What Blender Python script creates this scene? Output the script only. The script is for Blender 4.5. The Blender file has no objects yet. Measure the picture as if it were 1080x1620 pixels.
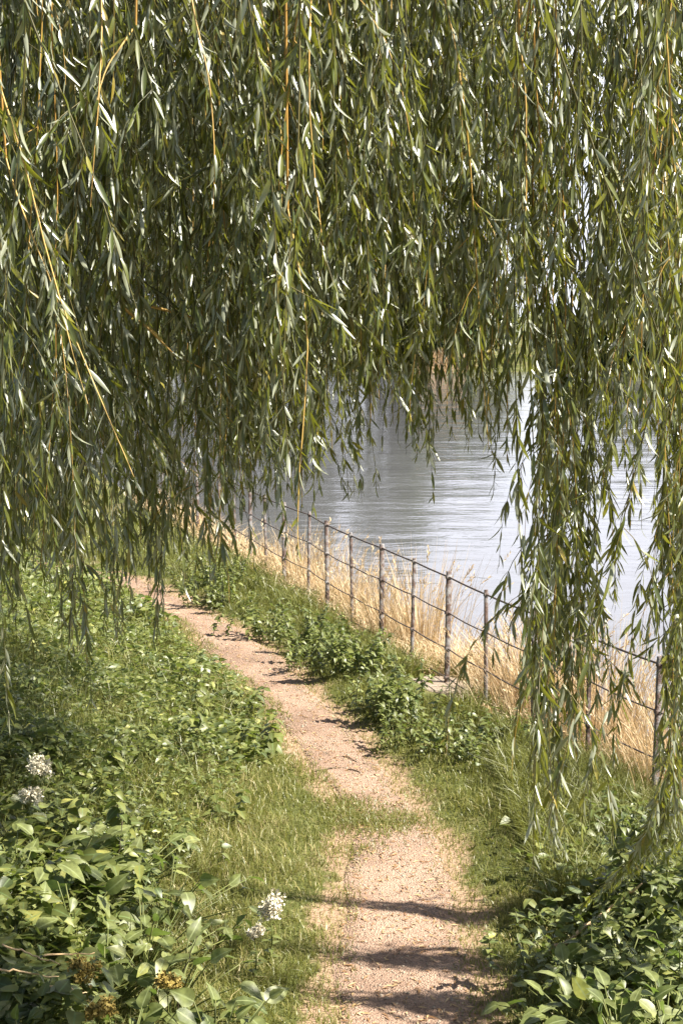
import bpy, math
import numpy as np
from mathutils import Vector
SC = bpy.context.scene
COL = SC.collection
rad = math.radians

# ------------------------------------------------------------------ camera
F, CX, CY = 2400.0, 540.0, 810.0          # focal length and centre, in pixels of the 1080x1620 photograph
H, PITCH = 3.57, rad(7.36)
cam_d = bpy.data.cameras.new('camera')
cam_d.sensor_fit = 'VERTICAL'; cam_d.sensor_height = 36.0; cam_d.lens = F / 1620 * 36.0
cam_d.clip_start = 0.05; cam_d.clip_end = 3000
cam = bpy.data.objects.new('camera', cam_d); COL.objects.link(cam)
cam.location = (0, 0, H); cam.rotation_euler = (rad(90) - PITCH, 0, 0)
SC.camera = cam

# ------------------------------------------------------------------ sun, sky, exposure
SUN_EL, SUN_AZ = rad(51), rad(-13)          # azimuth measured from +X towards +Y
sd = Vector((math.cos(SUN_EL) * math.cos(SUN_AZ), math.cos(SUN_EL) * math.sin(SUN_AZ), math.sin(SUN_EL)))
sl = bpy.data.lights.new('sun', 'SUN'); sl.energy = 5.0; sl.angle = rad(0.5); sl.color = (1, .94, .84)
so = bpy.data.objects.new('sun', sl); COL.objects.link(so)
so.rotation_euler = sd.to_track_quat('Z', 'Y').to_euler()
W = bpy.data.worlds.new('World'); SC.world = W; W.use_nodes = True
nt = W.node_tree; nt.nodes.clear()
out = nt.nodes.new('ShaderNodeOutputWorld'); bg = nt.nodes.new('ShaderNodeBackground')
sky = nt.nodes.new('ShaderNodeTexSky'); sky.sky_type = 'NISHITA'; sky.sun_disc = False
sky.sun_elevation = SUN_EL; sky.sun_rotation = math.pi / 2 - SUN_AZ
sky.dust_density = 1.5
tc = nt.nodes.new('ShaderNodeTexCoord'); mp = nt.nodes.new('ShaderNodeMapping')
mp.inputs['Scale'].default_value = (1, 1, 2.6)
nz = nt.nodes.new('ShaderNodeTexNoise'); nz.inputs['Scale'].default_value = 2.2; nz.inputs['Detail'].default_value = 7
nz.inputs['Roughness'].default_value = .55
rmp = nt.nodes.new('ShaderNodeValToRGB'); rmp.color_ramp.elements[0].position = .22; rmp.color_ramp.elements[1].position = .46
mx = nt.nodes.new('ShaderNodeMix'); mx.data_type = 'RGBA'
mx.inputs['B'].default_value = (10.4, 10.7, 12.2, 1)      # sunlit white cloud
L = nt.links.new
L(tc.outputs['Generated'], mp.inputs['Vector']); L(mp.outputs[0], nz.inputs['Vector']); L(nz.outputs['Fac'], rmp.inputs[0])
spx = nt.nodes.new('ShaderNodeSeparateXYZ'); L(tc.outputs['Generated'], spx.inputs[0])
def mr(sock, a, b):
    n = nt.nodes.new('ShaderNodeMapRange'); n.interpolation_type = 'SMOOTHSTEP'
    n.inputs['From Min'].default_value = a; n.inputs['From Max'].default_value = b; L(sock, n.inputs['Value']); return n.outputs[0]
def mul(a, b):
    n = nt.nodes.new('ShaderNodeMath'); n.operation = 'MULTIPLY'; L(a, n.inputs[0]); L(b, n.inputs[1]); return n.outputs[0]
cf = mul(mul(rmp.outputs[0], mr(spx.outputs['Z'], .56, .22)), mr(spx.outputs['Y'], .1, .6))
L(cf, mx.inputs['Factor']); L(sky.outputs[0], mx.inputs['A']); L(mx.outputs['Result'], bg.inputs[0])
L(bg.outputs[0], out.inputs[0]); bg.inputs[1].default_value = 0.05
SC.view_settings.view_transform = 'Standard'; SC.view_settings.look = 'None'
SC.view_settings.exposure = 1.65; SC.view_settings.gamma = 1.0
SC.cycles.max_bounces = 8; SC.cycles.diffuse_bounces = 2; SC.cycles.transmission_bounces = 5; SC.cycles.glossy_bounces = 3
SC.cycles.sample_clamp_indirect = 6.0

# ------------------------------------------------------------------ helpers
def R_(seed): return np.random.default_rng(seed)
def smooth(a, b, x):
    t = np.clip((np.asarray(x, float) - a) / (b - a), 0, 1); return t * t * (3 - 2 * t)
cp, sp = math.cos(PITCH), math.sin(PITCH)
def at_depth(px, py, d):
    xc = (px - CX) / F * d; yc = (CY - py) / F * d
    return np.array([xc, d * cp + yc * sp, H - d * sp + yc * cp])
def at_z(px, py, z):
    a, b = (px - CX) / F, (CY - py) / F
    d = (z - H) / (-sp + b * cp)
    return np.array([a * d, d * (cp + b * sp), z])
def norm(v): return v / np.maximum(np.linalg.norm(v, axis=-1, keepdims=True), 1e-9)

def empty(name, loc=(0, 0, 0), rz=0.0):
    o = bpy.data.objects.new(name, None); o.empty_display_size = .1; COL.objects.link(o)
    o.location = [float(c) for c in loc]; o.rotation_euler = (0, 0, rz); return o
def tag(o, label=None, cat=None, group=None, kind=None):
    if label: o['label'] = label
    if cat: o['category'] = cat
    if group: o['group'] = group
    if kind: o['kind'] = kind
    return o
def link(name, me, parent=None):
    o = bpy.data.objects.new(name, me); COL.objects.link(o)
    if parent is not None: o.parent = parent
    return o

class Geo:
    """collects vertices, triangles and quads with a tint, a midrib coordinate and a material slot"""
    def __init__(s): s.v = []; s.t = []; s.q = []; s.tint = []; s.mid = []; s.tm = []; s.qm = []; s.n = 0
    def add(s, v, tris=None, quads=None, tint=.5, mid=0., m=0):
        v = np.asarray(v, float).reshape(-1, 3); k = len(v)
        s.v.append(v)
        s.tint.append(np.broadcast_to(np.asarray(tint, float), (k,))); s.mid.append(np.broadcast_to(np.asarray(mid, float), (k,)))
        if tris is not None and len(tris):
            t = np.asarray(tris, np.int64).reshape(-1, 3) + s.n; s.t.append(t); s.tm.append(np.full(len(t), m))
        if quads is not None and len(quads):
            q = np.asarray(quads, np.int64).reshape(-1, 4) + s.n; s.q.append(q); s.qm.append(np.full(len(q), m))
        s.n += k
    def merge(s, g):
        for i in range(len(g.v)): s.v.append(g.v[i])
        s.tint += g.tint; s.mid += g.mid
        s.t += [t + s.n for t in g.t]; s.q += [q + s.n for q in g.q]; s.tm += g.tm; s.qm += g.qm; s.n += g.n
    def build(s, name, mats, parent=None, smooth_=True, origin=None):
        v = np.concatenate(s.v) if s.v else np.zeros((0, 3))
        if origin is not None: v = v - np.asarray(origin)
        t = np.concatenate(s.t) if s.t else np.zeros((0, 3), int); q = np.concatenate(s.q) if s.q else np.zeros((0, 4), int)
        me = bpy.data.meshes.new(name)
        me.vertices.add(len(v)); me.vertices.foreach_set('co', v.astype(np.float32).ravel())
        loops = np.concatenate([t.ravel(), q.ravel()]).astype(np.int32)
        me.loops.add(len(loops)); me.loops.foreach_set('vertex_index', loops)
        st = np.concatenate([np.arange(len(t)) * 3, len(t) * 3 + np.arange(len(q)) * 4]).astype(np.int32)
        me.polygons.add(len(st)); me.polygons.foreach_set('loop_start', st)
        mi = np.concatenate((s.tm + s.qm) if (s.tm or s.qm) else [np.zeros(0)]) if False else np.concatenate([np.concatenate(s.tm) if s.tm else np.zeros(0), np.concatenate(s.qm) if s.qm else np.zeros(0)])
        me.polygons.foreach_set('material_index', mi.astype(np.int32))
        me.polygons.foreach_set('use_smooth', np.full(len(st), smooth_))
        a = me.attributes.new('tint', 'FLOAT', 'POINT'); a.data.foreach_set('value', np.concatenate(s.tint).astype(np.float32))
        a = me.attributes.new('midrib', 'FLOAT', 'POINT'); a.data.foreach_set('value', np.concatenate(s.mid).astype(np.float32))
        for m in (mats if isinstance(mats, (list, tuple)) else [mats]): me.materials.append(m)
        me.update(calc_edges=True); me.validate()
        o = link(name, me, parent)
        if origin is not None and parent is None: o.location = [float(c) for c in origin]
        return o

WILLOW = ([.16, .38, .62, .85], [.62, 1.0, .85, .42])
OVATE = ([.08, .25, .45, .68, .88], [.66, 1.0, .92, .6, .24])
SIMPLE = ([.42], [1.0])
BROAD = ([.05, .15, .28, .42, .56, .70, .82, .92], [.42, .76, .98, 1.0, .86, .66, .40, .2])
def leaves(g, P, D, N, Ln, Wd, tint, shape=OVATE, bend=.2, fold=.25, wave=0., rng=None, m=0):
    """P base, D direction, N upper-side normal (made square to D), Ln length, Wd half width"""
    n = len(P)
    if n == 0: return
    D = norm(D); N = norm(N - (N * D).sum(-1, keepdims=True) * D); S = np.cross(D, N)
    Ln = np.broadcast_to(np.asarray(Ln, float), (n,))[:, None]; Wd = np.broadcast_to(np.asarray(Wd, float), (n,))[:, None]
    bend = np.broadcast_to(np.asarray(bend, float), (n,))[:, None]
    ts, ws = shape; k = len(ts)
    cols = []; mid = []
    cols.append(P); mid.append(0.)
    for t, w in zip(ts, ws):
        c = P + D * Ln * t - N * bend * Ln * t * t
        wv = np.zeros((n, 1)); wv2 = wv
        if wave and rng is not None: wv = rng.normal(0, wave, (n, 1)) * Ln; wv2 = rng.normal(0, wave, (n, 1)) * Ln
        cols.append(c + S * Wd * w + N * (fold * Wd * w + wv)); cols.append(c); cols.append(c - S * Wd * w + N * (fold * Wd * w + wv2))
        mid += [1., 0., 1.]
    cols.append(P + D * Ln - N * bend * Ln); mid.append(0.)
    nv = 3 * k + 2
    v = np.stack(cols, 1).reshape(-1, 3)
    tris = [(0, 1, 2), (0, 2, 3), (3 * k - 2, nv - 1, 3 * k - 1), (3 * k - 1, nv - 1, 3 * k)]
    quads = []
    for i in range(k - 1):
        a = 1 + 3 * i
        quads += [(a, a + 3, a + 4, a + 1), (a + 1, a + 4, a + 5, a + 2)]
    off = (np.arange(n) * nv)[:, None, None]
    T = (np.array(tris)[None] + off).reshape(-1, 3)
    Q = (np.array(quads)[None] + off).reshape(-1, 4) if quads else None
    tv = np.repeat(np.broadcast_to(np.asarray(tint, float), (n,)), nv)
    g.add(v, T, Q, tv, np.tile(np.array(mid), n), m)

def tube(g, pts, r, sides=5, m=0, tint=.5, cap=True):
    pts = np.asarray(pts, float); n = len(pts); r = np.broadcast_to(np.asarray(r, float), (n,))
    tg = norm(np.gradient(pts, axis=0))
    ref = np.array([0, 0, 1.]) if abs(tg[0][2]) < .8 else np.array([1., 0, 0])
    A = norm(np.cross(tg, ref)); B = np.cross(tg, A)
    ang = np.arange(sides) / sides * 2 * np.pi
    v = pts[:, None] + r[:, None, None] * (A[:, None] * np.cos(ang)[None, :, None] + B[:, None] * np.sin(ang)[None, :, None])
    i = np.arange(n - 1)[:, None] * sides; j = np.arange(sides)[None]; j2 = (j + 1) % sides
    q = np.stack([i + j, i + j2, i + sides + j2, i + sides + j], -1).reshape(-1, 4)
    v = v.reshape(-1, 3); tr = []
    if cap:
        v = np.concatenate([v, pts[:1], pts[-1:]]); c0, c1 = len(v) - 2, len(v) - 1
        for a in range(sides):
            b = (a + 1) % sides
            tr += [(c0, b, a), (c1, (n - 1) * sides + a, (n - 1) * sides + b)]
    g.add(v, tr, q, tint, 0., m)

def boxv(g, c, sx, sy, sz, rz=0., bev=.003, m=0, tint=.5):
    """box with chamfered vertical edges"""
    x, y, b = sx / 2, sy / 2, bev
    o = [(x - b, -y), (x, -y + b), (x, y - b), (x - b, y), (-x + b, y), (-x, y - b), (-x, -y + b), (-x + b, -y)]
    ca, sa = math.cos(rz), math.sin(rz)
    V = []
    for z in (0, sz - b, sz):
        k = 1 if z < sz else .86
        for (a, e) in o: V.append((c[0] + (a * ca - e * sa) * k, c[1] + (a * sa + e * ca) * k, c[2] + z))
    Q = []
    for l in range(2):
        for i in range(8): Q.append((l * 8 + i, l * 8 + (i + 1) % 8, l * 8 + 8 + (i + 1) % 8, l * 8 + 8 + i))
    T = [(16, 16 + i, 16 + i + 1) for i in range(1, 7)]
    g.add(V, T, Q, tint, 0., m)

# ------------------------------------------------------------------ materials
def nodes(name):
    m = bpy.data.materials.new(name); m.use_nodes = True
    t = m.node_tree; t.nodes.clear(); return m, t
def N_(t, ty, **kw):
    n = t.nodes.new(ty)
    for k, v in kw.items():
        if k in n.inputs: n.inputs[k].default_value = v
        else: setattr(n, k, v)
    return n
def mixc(t, fac, a, b, blend='MIX'):
    n = t.nodes.new('ShaderNodeMix'); n.data_type = 'RGBA'; n.blend_type = blend
    for key, val in (('Factor', fac), ('A', a), ('B', b)):
        if isinstance(val, bpy.types.NodeSocket): t.links.new(val, n.inputs[key])
        else: n.inputs[key].default_value = val if key == 'Factor' else (*val, 1)
    return n.outputs['Result']
def ramp(t, sock, stops):
    n = t.nodes.new('ShaderNodeValToRGB'); e = n.color_ramp.elements
    while len(e) < len(stops): e.new(.5)
    for i, (p, c) in enumerate(stops): e[i].position = p; e[i].color = (*c, 1)
    t.links.new(sock, n.inputs[0]); return n.outputs[0]
def leaf_mat(name, cols, back, trans, rough=.4, spec=.5, tfac=.3, rib=None, mottling=.25, nscale=30):
    m, t = nodes(name); lk = t.links.new
    o = N_(t, 'ShaderNodeOutputMaterial'); p = N_(t, 'ShaderNodeBsdfPrincipled')
    p.inputs['Roughness'].default_value = rough; p.inputs['Specular IOR Level'].default_value = spec
    at = N_(t, 'ShaderNodeAttribute', attribute_name='tint')
    c = ramp(t, at.outputs['Fac'], cols)
    tcn = N_(t, 'ShaderNodeTexCoord'); nz = N_(t, 'ShaderNodeTexNoise', Scale=nscale, Detail=3.0)
    lk(tcn.outputs['Object'], nz.inputs['Vector'])
    k = ramp(t, nz.outputs['Fac'], [(.3, (1 - mottling,) * 3), (.7, (1 + mottling,) * 3)])
    c = mixc(t, 1.0, c, k, 'MULTIPLY')
    if rib:
        am = N_(t, 'ShaderNodeAttribute', attribute_name='midrib')
        rf = ramp(t, am.outputs['Fac'], [(0, (1, 1, 1)), (.16, (0, 0, 0))])
        sep = N_(t, 'ShaderNodeSeparateColor'); lk(rf, sep.inputs[0])
        c = mixc(t, sep.outputs[0], c, rib)
    geo = N_(t, 'ShaderNodeNewGeometry')
    c2 = mixc(t, geo.outputs['Backfacing'], c, back)
    lk(c2, p.inputs['Base Color'])
    tr = N_(t, 'ShaderNodeBsdfTranslucent'); 
    tcx = mixc(t, .6, c, trans); lk(tcx, tr.inputs[0])
    ms = N_(t, 'ShaderNodeMixShader'); ms.inputs[0].default_value = tfac
    lk(p.outputs[0], ms.inputs[1]); lk(tr.outputs[0], ms.inputs[2]); lk(ms.outputs[0], o.inputs[0])
    return m
def solid_mat(name, stops, scale=8., rough=.7, bump=.0, bscale=40., spec=.3, detail=6., metal=0.):
    m, t = nodes(name); lk = t.links.new
    o = N_(t, 'ShaderNodeOutputMaterial'); p = N_(t, 'ShaderNodeBsdfPrincipled')
    p.inputs['Roughness'].default_value = rough; p.inputs['Specular IOR Level'].default_value = spec; p.inputs['Metallic'].default_value = metal
    tcn = N_(t, 'ShaderNodeTexCoord'); nz = N_(t, 'ShaderNodeTexNoise', Scale=scale, Detail=detail, Roughness=.6)
    lk(tcn.outputs['Object'], nz.inputs['Vector']); lk(ramp(t, nz.outputs['Fac'], stops), p.inputs['Base Color'])
    if bump:
        n2 = N_(t, 'ShaderNodeTexNoise', Scale=bscale, Detail=5.); lk(tcn.outputs['Object'], n2.inputs['Vector'])
        b = N_(t, 'ShaderNodeBump', Strength=bump, Distance=.02); lk(n2.outputs['Fac'], b.inputs['Height']); lk(b.outputs[0], p.inputs['Normal'])
    lk(p.outputs[0], o.inputs[0]); return m

M = {}
M['willow'] = leaf_mat('willow_leaf', [(0, (.028, .046, .006)), (.45, (.075, .092, .010)), (.8, (.145, .155, .016)), (1, (.26, .20, .03))],
                       (.25, .265, .18), (.48, .50, .035), rough=.38, spec=1.0, tfac=.24, mottling=.15, nscale=12)
M['twig'] = leaf_mat('willow_twig', [(0, (.05, .055, .016)), (.55, (.12, .095, .025)), (.8, (.34, .19, .04)), (1, (.50, .33, .09))], (.2, .15, .05), (.3, .2, .03), rough=.45, spec=.4, tfac=.05, mottling=.2, nscale=5)
M['bark'] = solid_mat('bark', [(.3, (.05, .04, .03)), (.7, (.16, .13, .10))], scale=9, rough=.9, bump=.8, bscale=14)
M['wood_leaf'] = leaf_mat('tree_leaf', [(0, (.025, .045, .012)), (.6, (.05, .08, .02)), (1, (.09, .11, .03))], (.07, .09, .04), (.15, .2, .03), rough=.5, spec=.3, tfac=.2, nscale=.6)
M['grass'] = leaf_mat('grass_blade', [(0, (.065, .078, .016)), (.5, (.165, .165, .045)), (.8, (.28, .255, .10)), (1, (.48, .39, .20))],
                      (.15, .165, .045), (.40, .42, .06), rough=.42, spec=.45, tfac=.3, mottling=.3, nscale=2.5)
M['straw'] = leaf_mat('dry_straw', [(0, (.24, .13, .06)), (.4, (.46, .31, .15)), (.8, (.68, .52, .31)), (1, (.80, .68, .47))],
                      (.6, .48, .31), (.66, .48, .25), rough=.5, spec=.35, tfac=.25, mottling=.2, nscale=6)
M['herb'] = leaf_mat('herb_leaf', [(0, (.048, .07, .02)), (.5, (.14, .155, .042)), (.85, (.22, .23, .06)), (1, (.32, .31, .08))],
                     (.16, .20, .09), (.27, .36, .04), rough=.45, spec=.55, tfac=.3, rib=(.17, .24, .09), nscale=14)
M['dock'] = leaf_mat('dock_leaf', [(0, (.07, .09, .025)), (.6, (.155, .175, .055)), (.9, (.21, .22, .07)), (1, (.28, .29, .06))],
                     (.16, .22, .11), (.24, .38, .04), rough=.46, spec=.5, tfac=.3, rib=(.26, .30, .13), nscale=26, mottling=.4)
M['stem'] = solid_mat('green_stem', [(.3, (.08, .11, .03)), (.7, (.16, .16, .05))], scale=10, rough=.5)
M['dry_stem'] = solid_mat('dry_stem', [(.3, (.40, .26, .12)), (.7, (.62, .46, .26))], scale=10, rough=.6)
M['seed'] = solid_mat('seed_head', [(.3, (.18, .125, .03)), (.7, (.38, .29, .075))], scale=60, rough=.7)
M['petal'] = solid_mat('cream_petal', [(.3, (.60, .53, .36)), (.7, (.78, .73, .58))], scale=60, rough=.6)
M['dead_wood'] = solid_mat('dead_wood', [(.3, (.06, .045, .03)), (.7, (.20, .15, .10))], scale=14, rough=.85, bump=.5)
M['iron'] = solid_mat('rusty_iron', [(.34, (.035, .026, .022)), (.46, (.10, .06, .045)), (.55, (.17, .155, .15)), (.75, (.27, .265, .265))], scale=13, rough=.6, bump=.35, bscale=90, spec=.4)
M['wire'] = solid_mat('dark_wire', [(.35, (.04, .032, .03)), (.65, (.12, .09, .08))], scale=20, rough=.6, bump=.2)
M['stone'] = solid_mat('pale_stone', [(.3, (.24, .19, .145)), (.7, (.36, .29, .22))], scale=9, rough=.9, bump=.5)

# ground
def ground_mat():
    m, t = nodes('soil_and_turf'); lk = t.links.new
    o = N_(t, 'ShaderNodeOutputMaterial'); p = N_(t, 'ShaderNodeBsdfPrincipled'); p.inputs['Roughness'].default_value = .95
    p.inputs['Specular IOR Level'].default_value = .1
    g = N_(t, 'ShaderNodeNewGeometry'); n1 = N_(t, 'ShaderNodeTexNoise', Scale=1.3, Detail=8., Roughness=.65); lk(g.outputs['Position'], n1.inputs['Vector'])
    c = ramp(t, n1.outputs['Fac'], [(.32, (.05, .055, .018)), (.5, (.09, .10, .03)), (.62, (.15, .13, .06)), (.75, (.22, .18, .10))])
    at = N_(t, 'ShaderNodeAttribute', attribute_name='tint'); n3 = N_(t, 'ShaderNodeTexNoise', Scale=14., Detail=6.); lk(g.outputs['Position'], n3.inputs['Vector'])
    ad = N_(t, 'ShaderNodeMath', operation='ADD'); lk(at.outputs['Fac'], ad.inputs[0]); lk(n3.outputs['Fac'], ad.inputs[1])
    wf = N_(t, 'ShaderNodeMapRange'); wf.inputs['From Min'].default_value = .75; wf.inputs['From Max'].default_value = 1.15; lk(ad.outputs[0], wf.inputs['Value'])
    c = mixc(t, wf.outputs[0], c, (.30, .205, .135)); lk(c, p.inputs['Base Color'])
    n2 = N_(t, 'ShaderNodeTexNoise', Scale=45., Detail=6.); lk(g.outputs['Position'], n2.inputs['Vector'])
    b = N_(t, 'ShaderNodeBump', Strength=.8, Distance=.02); lk(n2.outputs['Fac'], b.inputs['Height']); lk(b.outputs[0], p.inputs['Normal'])
    lk(p.outputs[0], o.inputs[0]); return m
def path_mat():
    m, t = nodes('trodden_gravel'); lk = t.links.new
    o = N_(t, 'ShaderNodeOutputMaterial'); p = N_(t, 'ShaderNodeBsdfPrincipled'); p.inputs['Roughness'].default_value = .95
    p.inputs['Specular IOR Level'].default_value = .15
    g = N_(t, 'ShaderNodeNewGeometry')
    n1 = N_(t, 'ShaderNodeTexNoise', Scale=1.5, Detail=9., Roughness=.7); lk(g.outputs['Position'], n1.inputs['Vector'])
    c = ramp(t, n1.outputs['Fac'], [(.3, (.20, .132, .095)), (.5, (.315, .215, .155)), (.7, (.40, .285, .21))])
    v = N_(t, 'ShaderNodeTexVoronoi', Scale=85.); lk(g.outputs['Position'], v.inputs['Vector'])
    sc = N_(t, 'ShaderNodeSeparateColor'); lk(v.outputs['Color'], sc.inputs[0])
    k = ramp(t, sc.outputs[0], [(0, (.68, .64, .6)), (.5, (1, 1, 1)), (1, (1.3, 1.3, 1.3))])
    c = mixc(t, .6, c, k, 'MULTIPLY'); lk(c, p.inputs['Base Color'])
    n2 = N_(t, 'ShaderNodeTexNoise', Scale=28., Detail=8., Roughness=.7); lk(g.outputs['Position'], n2.inputs['Vector'])
    ad = N_(t, 'ShaderNodeMath', operation='SUBTRACT'); lk(n2.outputs['Fac'], ad.inputs[0]); lk(v.outputs['Distance'], ad.inputs[1])
    b = N_(t, 'ShaderNodeBump', Strength=.9, Distance=.014); lk(ad.outputs[0], b.inputs['Height']); lk(b.outputs[0], p.inputs['Normal'])
    lk(p.outputs[0], o.inputs[0]); return m
def water_mat():
    m, t = nodes('river_water'); lk = t.links.new
    o = N_(t, 'ShaderNodeOutputMaterial'); p = N_(t, 'ShaderNodeBsdfPrincipled')
    p.inputs['Base Color'].default_value = (.10, .10, .105, 1); p.inputs['Roughness'].default_value = .06; p.inputs['IOR'].default_value = 1.33
    g = N_(t, 'ShaderNodeNewGeometry'); mp = N_(t, 'ShaderNodeMapping'); mp.inputs['Scale'].default_value = (.7, 1.3, 1); mp.inputs['Rotation'].default_value = (0, 0, rad(9))
    lk(g.outputs['Position'], mp.inputs['Vector'])
    n1 = N_(t, 'ShaderNodeTexNoise', Scale=1.9, Detail=4., Roughness=.55, Distortion=1.2); lk(mp.outputs[0], n1.inputs['Vector'])
    n2 = N_(t, 'ShaderNodeTexNoise', Scale=.35, Detail=3.); lk(mp.outputs[0], n2.inputs['Vector'])
    b2 = N_(t, 'ShaderNodeBump', Strength=.3, Distance=.16); lk(n2.outputs['Fac'], b2.inputs['Height'])
    b = N_(t, 'ShaderNodeBump', Strength=.26, Distance=.035); lk(n1.outputs['Fac'], b.inputs['Height']); lk(b2.outputs[0], b.inputs['Normal']); lk(b.outputs[0], p.inputs['Normal'])
    lk(p.outputs[0], o.inputs[0]); return m

# ------------------------------------------------------------------ lie of the land
WATER_Z = -.55
PATH = [(1620, 522, 765), (1560, 528, 760), (1500, 532, 742), (1440, 540, 728), (1400, 545, 716), (1360, 548, 705), (1330, 555, 692), (1300, 560, 668),
        (1270, 545, 640), (1240, 515, 628), (1200, 485, 598), (1150, 448, 550), (1100, 408, 498), (1060, 362, 462), (1020, 318, 415), (990, 285, 372),
        (960, 240, 310), (935, 195, 262), (915, 160, 218)]
pl = np.array([at_z(l + (r - l) * .04, y, 0)[:2] for y, l, r in PATH]); pr = np.array([at_z(r - (r - l) * .04, y, 0)[:2] for y, l, r in PATH])
py_ = np.concatenate([[-6, 5.5], (pl[:, 1] + pr[:, 1]) / 2, [24., 30., 40.]])
pxl = np.concatenate([[-.25, -.1], pl[:, 0], [-7.4, -13., -20.]]); pxr = np.concatenate([[.6, .72], pr[:, 0], [-6.8, -12.4, -19.4]])
def e_l(y): return np.interp(y, py_, pxl)
def e_r(y): return np.interp(y, py_, pxr)
FD = 10.92; FS = .907
def post_xy(i): return 2.26 - .305 * i + .0 * i, (FD + FS * i)
def x_f(y): return 2.26 - .338 * (np.asarray(y) - 10.55)
def lown(x, y, s=1.0, ph=0.0):
    return (np.sin(x * 1.7 * s + 1.3 + ph) * np.cos(y * 1.3 * s + .4 - ph) + .5 * np.sin(x * 3.9 * s + y * 3.1 * s + ph) + .3 * np.cos(x * 7.3 * s - y * 6.1 * s + 2 * ph)) / 1.8
def land(x, y):
    x = np.asarray(x, float); y = np.asarray(y, float)
    u = (x - x_f(np.clip(y, -30, 60))) * .947
    v = e_l(y) - x
    h = .0 + .035 * lown(x, y)
    h = h + .55 * smooth(.5, 3.2, v) + .8 * smooth(3, 12, v)
    w = x - e_r(y)
    h = h + .07 * smooth(.05, .5, w) * (1 - smooth(-.4, .1, u))
    bank = smooth(.15, 1.75, u + .18 * lown(x * 0 + 1, y, 1.6))
    h = h * (1 - bank) + (-1.5 + .0 * x) * bank
    h = h + 1.97 * (1 - smooth(-1.0, 6.8, y)) * (1 - smooth(.5, 5, u))
    far = smooth(106, 113, y + .06 * x) * smooth(-30, 10, u)
    h = h * (1 - far) + (.5 + 2.5 * smooth(110, 200, y)) * far
    return h
def grid(xs, ys, zf, name, mat, dz=0.0):
    X, Y = np.meshgrid(xs, ys); Z = zf(X, Y) + dz
    v = np.stack([X, Y, Z], -1).reshape(-1, 3); nx, ny = len(xs), len(ys)
    i, j = np.meshgrid(np.arange(nx - 1), np.arange(ny - 1)); a = (j * nx + i).ravel()
    off = np.maximum(e_l(Y) - X, X - e_r(Y)); wear = smooth(.32, -.02, off + .12 * lown(X * 2.1, Y * 2.1, 2., 1.)).ravel()
    g = Geo(); g.add(v, None, np.stack([a, a + 1, a + nx + 1, a + nx], -1), wear); return g.build(name, mat)
def spread(lo, hi, step, end_lo, end_hi):
    c = np.arange(lo, hi + 1e-6, step); a = [hi]; s = step
    while a[-1] < end_hi: s *= 1.22; a.append(a[-1] + s)
    b = [lo]; s = step
    while b[-1] > end_lo: s *= 1.22; b.append(b[-1] - s)
    return np.concatenate([b[:0:-1], c, a[1:]])
tag(grid(spread(-7, 7, .12, -600, 600), spread(4, 28, .12, -200, 900), land, 'ground', ground_mat()), kind='structure')

# the path: a strip laid over the ground with ragged edges
rg = R_(3)
ysp = np.arange(-3, 30, .05); g = Geo(); nc = 21
ra = np.interp(ysp, np.arange(-4, 32, .31), rg.normal(0, .03, len(np.arange(-4, 32, .31))))
rb = np.interp(ysp, np.arange(-4, 32, .31), rg.normal(0, .03, len(np.arange(-4, 32, .31))))
xl, xr = e_l(ysp) - .03 + ra, e_r(ysp) + .03 + rb
tt = np.linspace(0, 1, nc)
PX = xl[:, None] * (1 - tt) + xr[:, None] * tt; PY = np.repeat(ysp[:, None], nc, 1)
edge = np.minimum(tt, 1 - tt) * 2
PZ = land(PX, PY) + .012 - .02 * np.maximum(0, 1 - np.minimum(tt, 1 - tt) * 14)[None]
i, j = np.meshgrid(np.arange(nc - 1), np.arange(len(ysp) - 1)); a = (j * nc + i).ravel()
g.add(np.stack([PX, PY, PZ], -1).reshape(-1, 3), None, np.stack([a, a + 1, a + nc + 1, a + nc], -1))
tag(g.build('path', path_mat()), kind='structure')
g = Geo(); g.add([(-700, -220, WATER_Z), (700, -220, WATER_Z), (700, 500, WATER_Z), (-700, 500, WATER_Z)], None, [(0, 1, 2, 3)])
tag(g.build('water', water_mat()), kind='structure')

# loose stones on the path
g = Geo(); rg = R_(8); n = 2600
yy = 6.5 + (rg.random(n) ** 1.5) * 14; f = rg.random(n); xx = e_l(yy) * (1 - f) + e_r(yy) * f; s = rg.uniform(.003, .011, n) * rg.uniform(.6, 1.3, n)
oct_ = np.array([(1, 0, 0), (0, 1, 0), (-1, 0, 0), (0, -1, 0), (0, 0, .7), (0, 0, -.6)], float)
V = np.stack([xx, yy, land(xx, yy) + .014], -1)[:, None] + oct_[None] * s[:, None, None] * rg.uniform(.7, 1.4, (n, 6, 1))
ft = np.array([(0, 1, 4), (1, 2, 4), (2, 3, 4), (3, 0, 4), (1, 0, 5), (2, 1, 5), (3, 2, 5), (0, 3, 5)])
g.add(V.reshape(-1, 3), (ft[None] + (np.arange(n) * 6)[:, None, None]).reshape(-1, 3))
tag(g.build('pebbles', M['stone'], smooth_=False), 'small loose stones scattered over the trodden path', 'pebbles', kind='stuff')

g = Geo(); rg = R_(9); n = 1900; yy = 6.8 + (rg.random(n) ** 1.4) * 14; f = rg.random(n) ** rg.choice([.45, 1, 2.2], n); xx = e_l(yy) * (1 - f) + e_r(yy) * f; a = rg.uniform(0, 6.28, n)
leaves(g, np.stack([xx, yy, land(xx, yy) + .018], -1), np.stack([np.cos(a), np.sin(a), rg.uniform(-.03, .12, n)], -1), np.array([0, 0, 1.]) + rg.normal(0, .3, (n, 3)), rg.uniform(.025, .075, n), .0055, rg.uniform(-.2, .7, n).clip(0), SIMPLE, bend=.1, fold=.4)
tag(g.build('fallen_leaves', M['straw']), 'dry fallen willow leaves littering the path', 'fallen leaves', kind='stuff')

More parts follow.
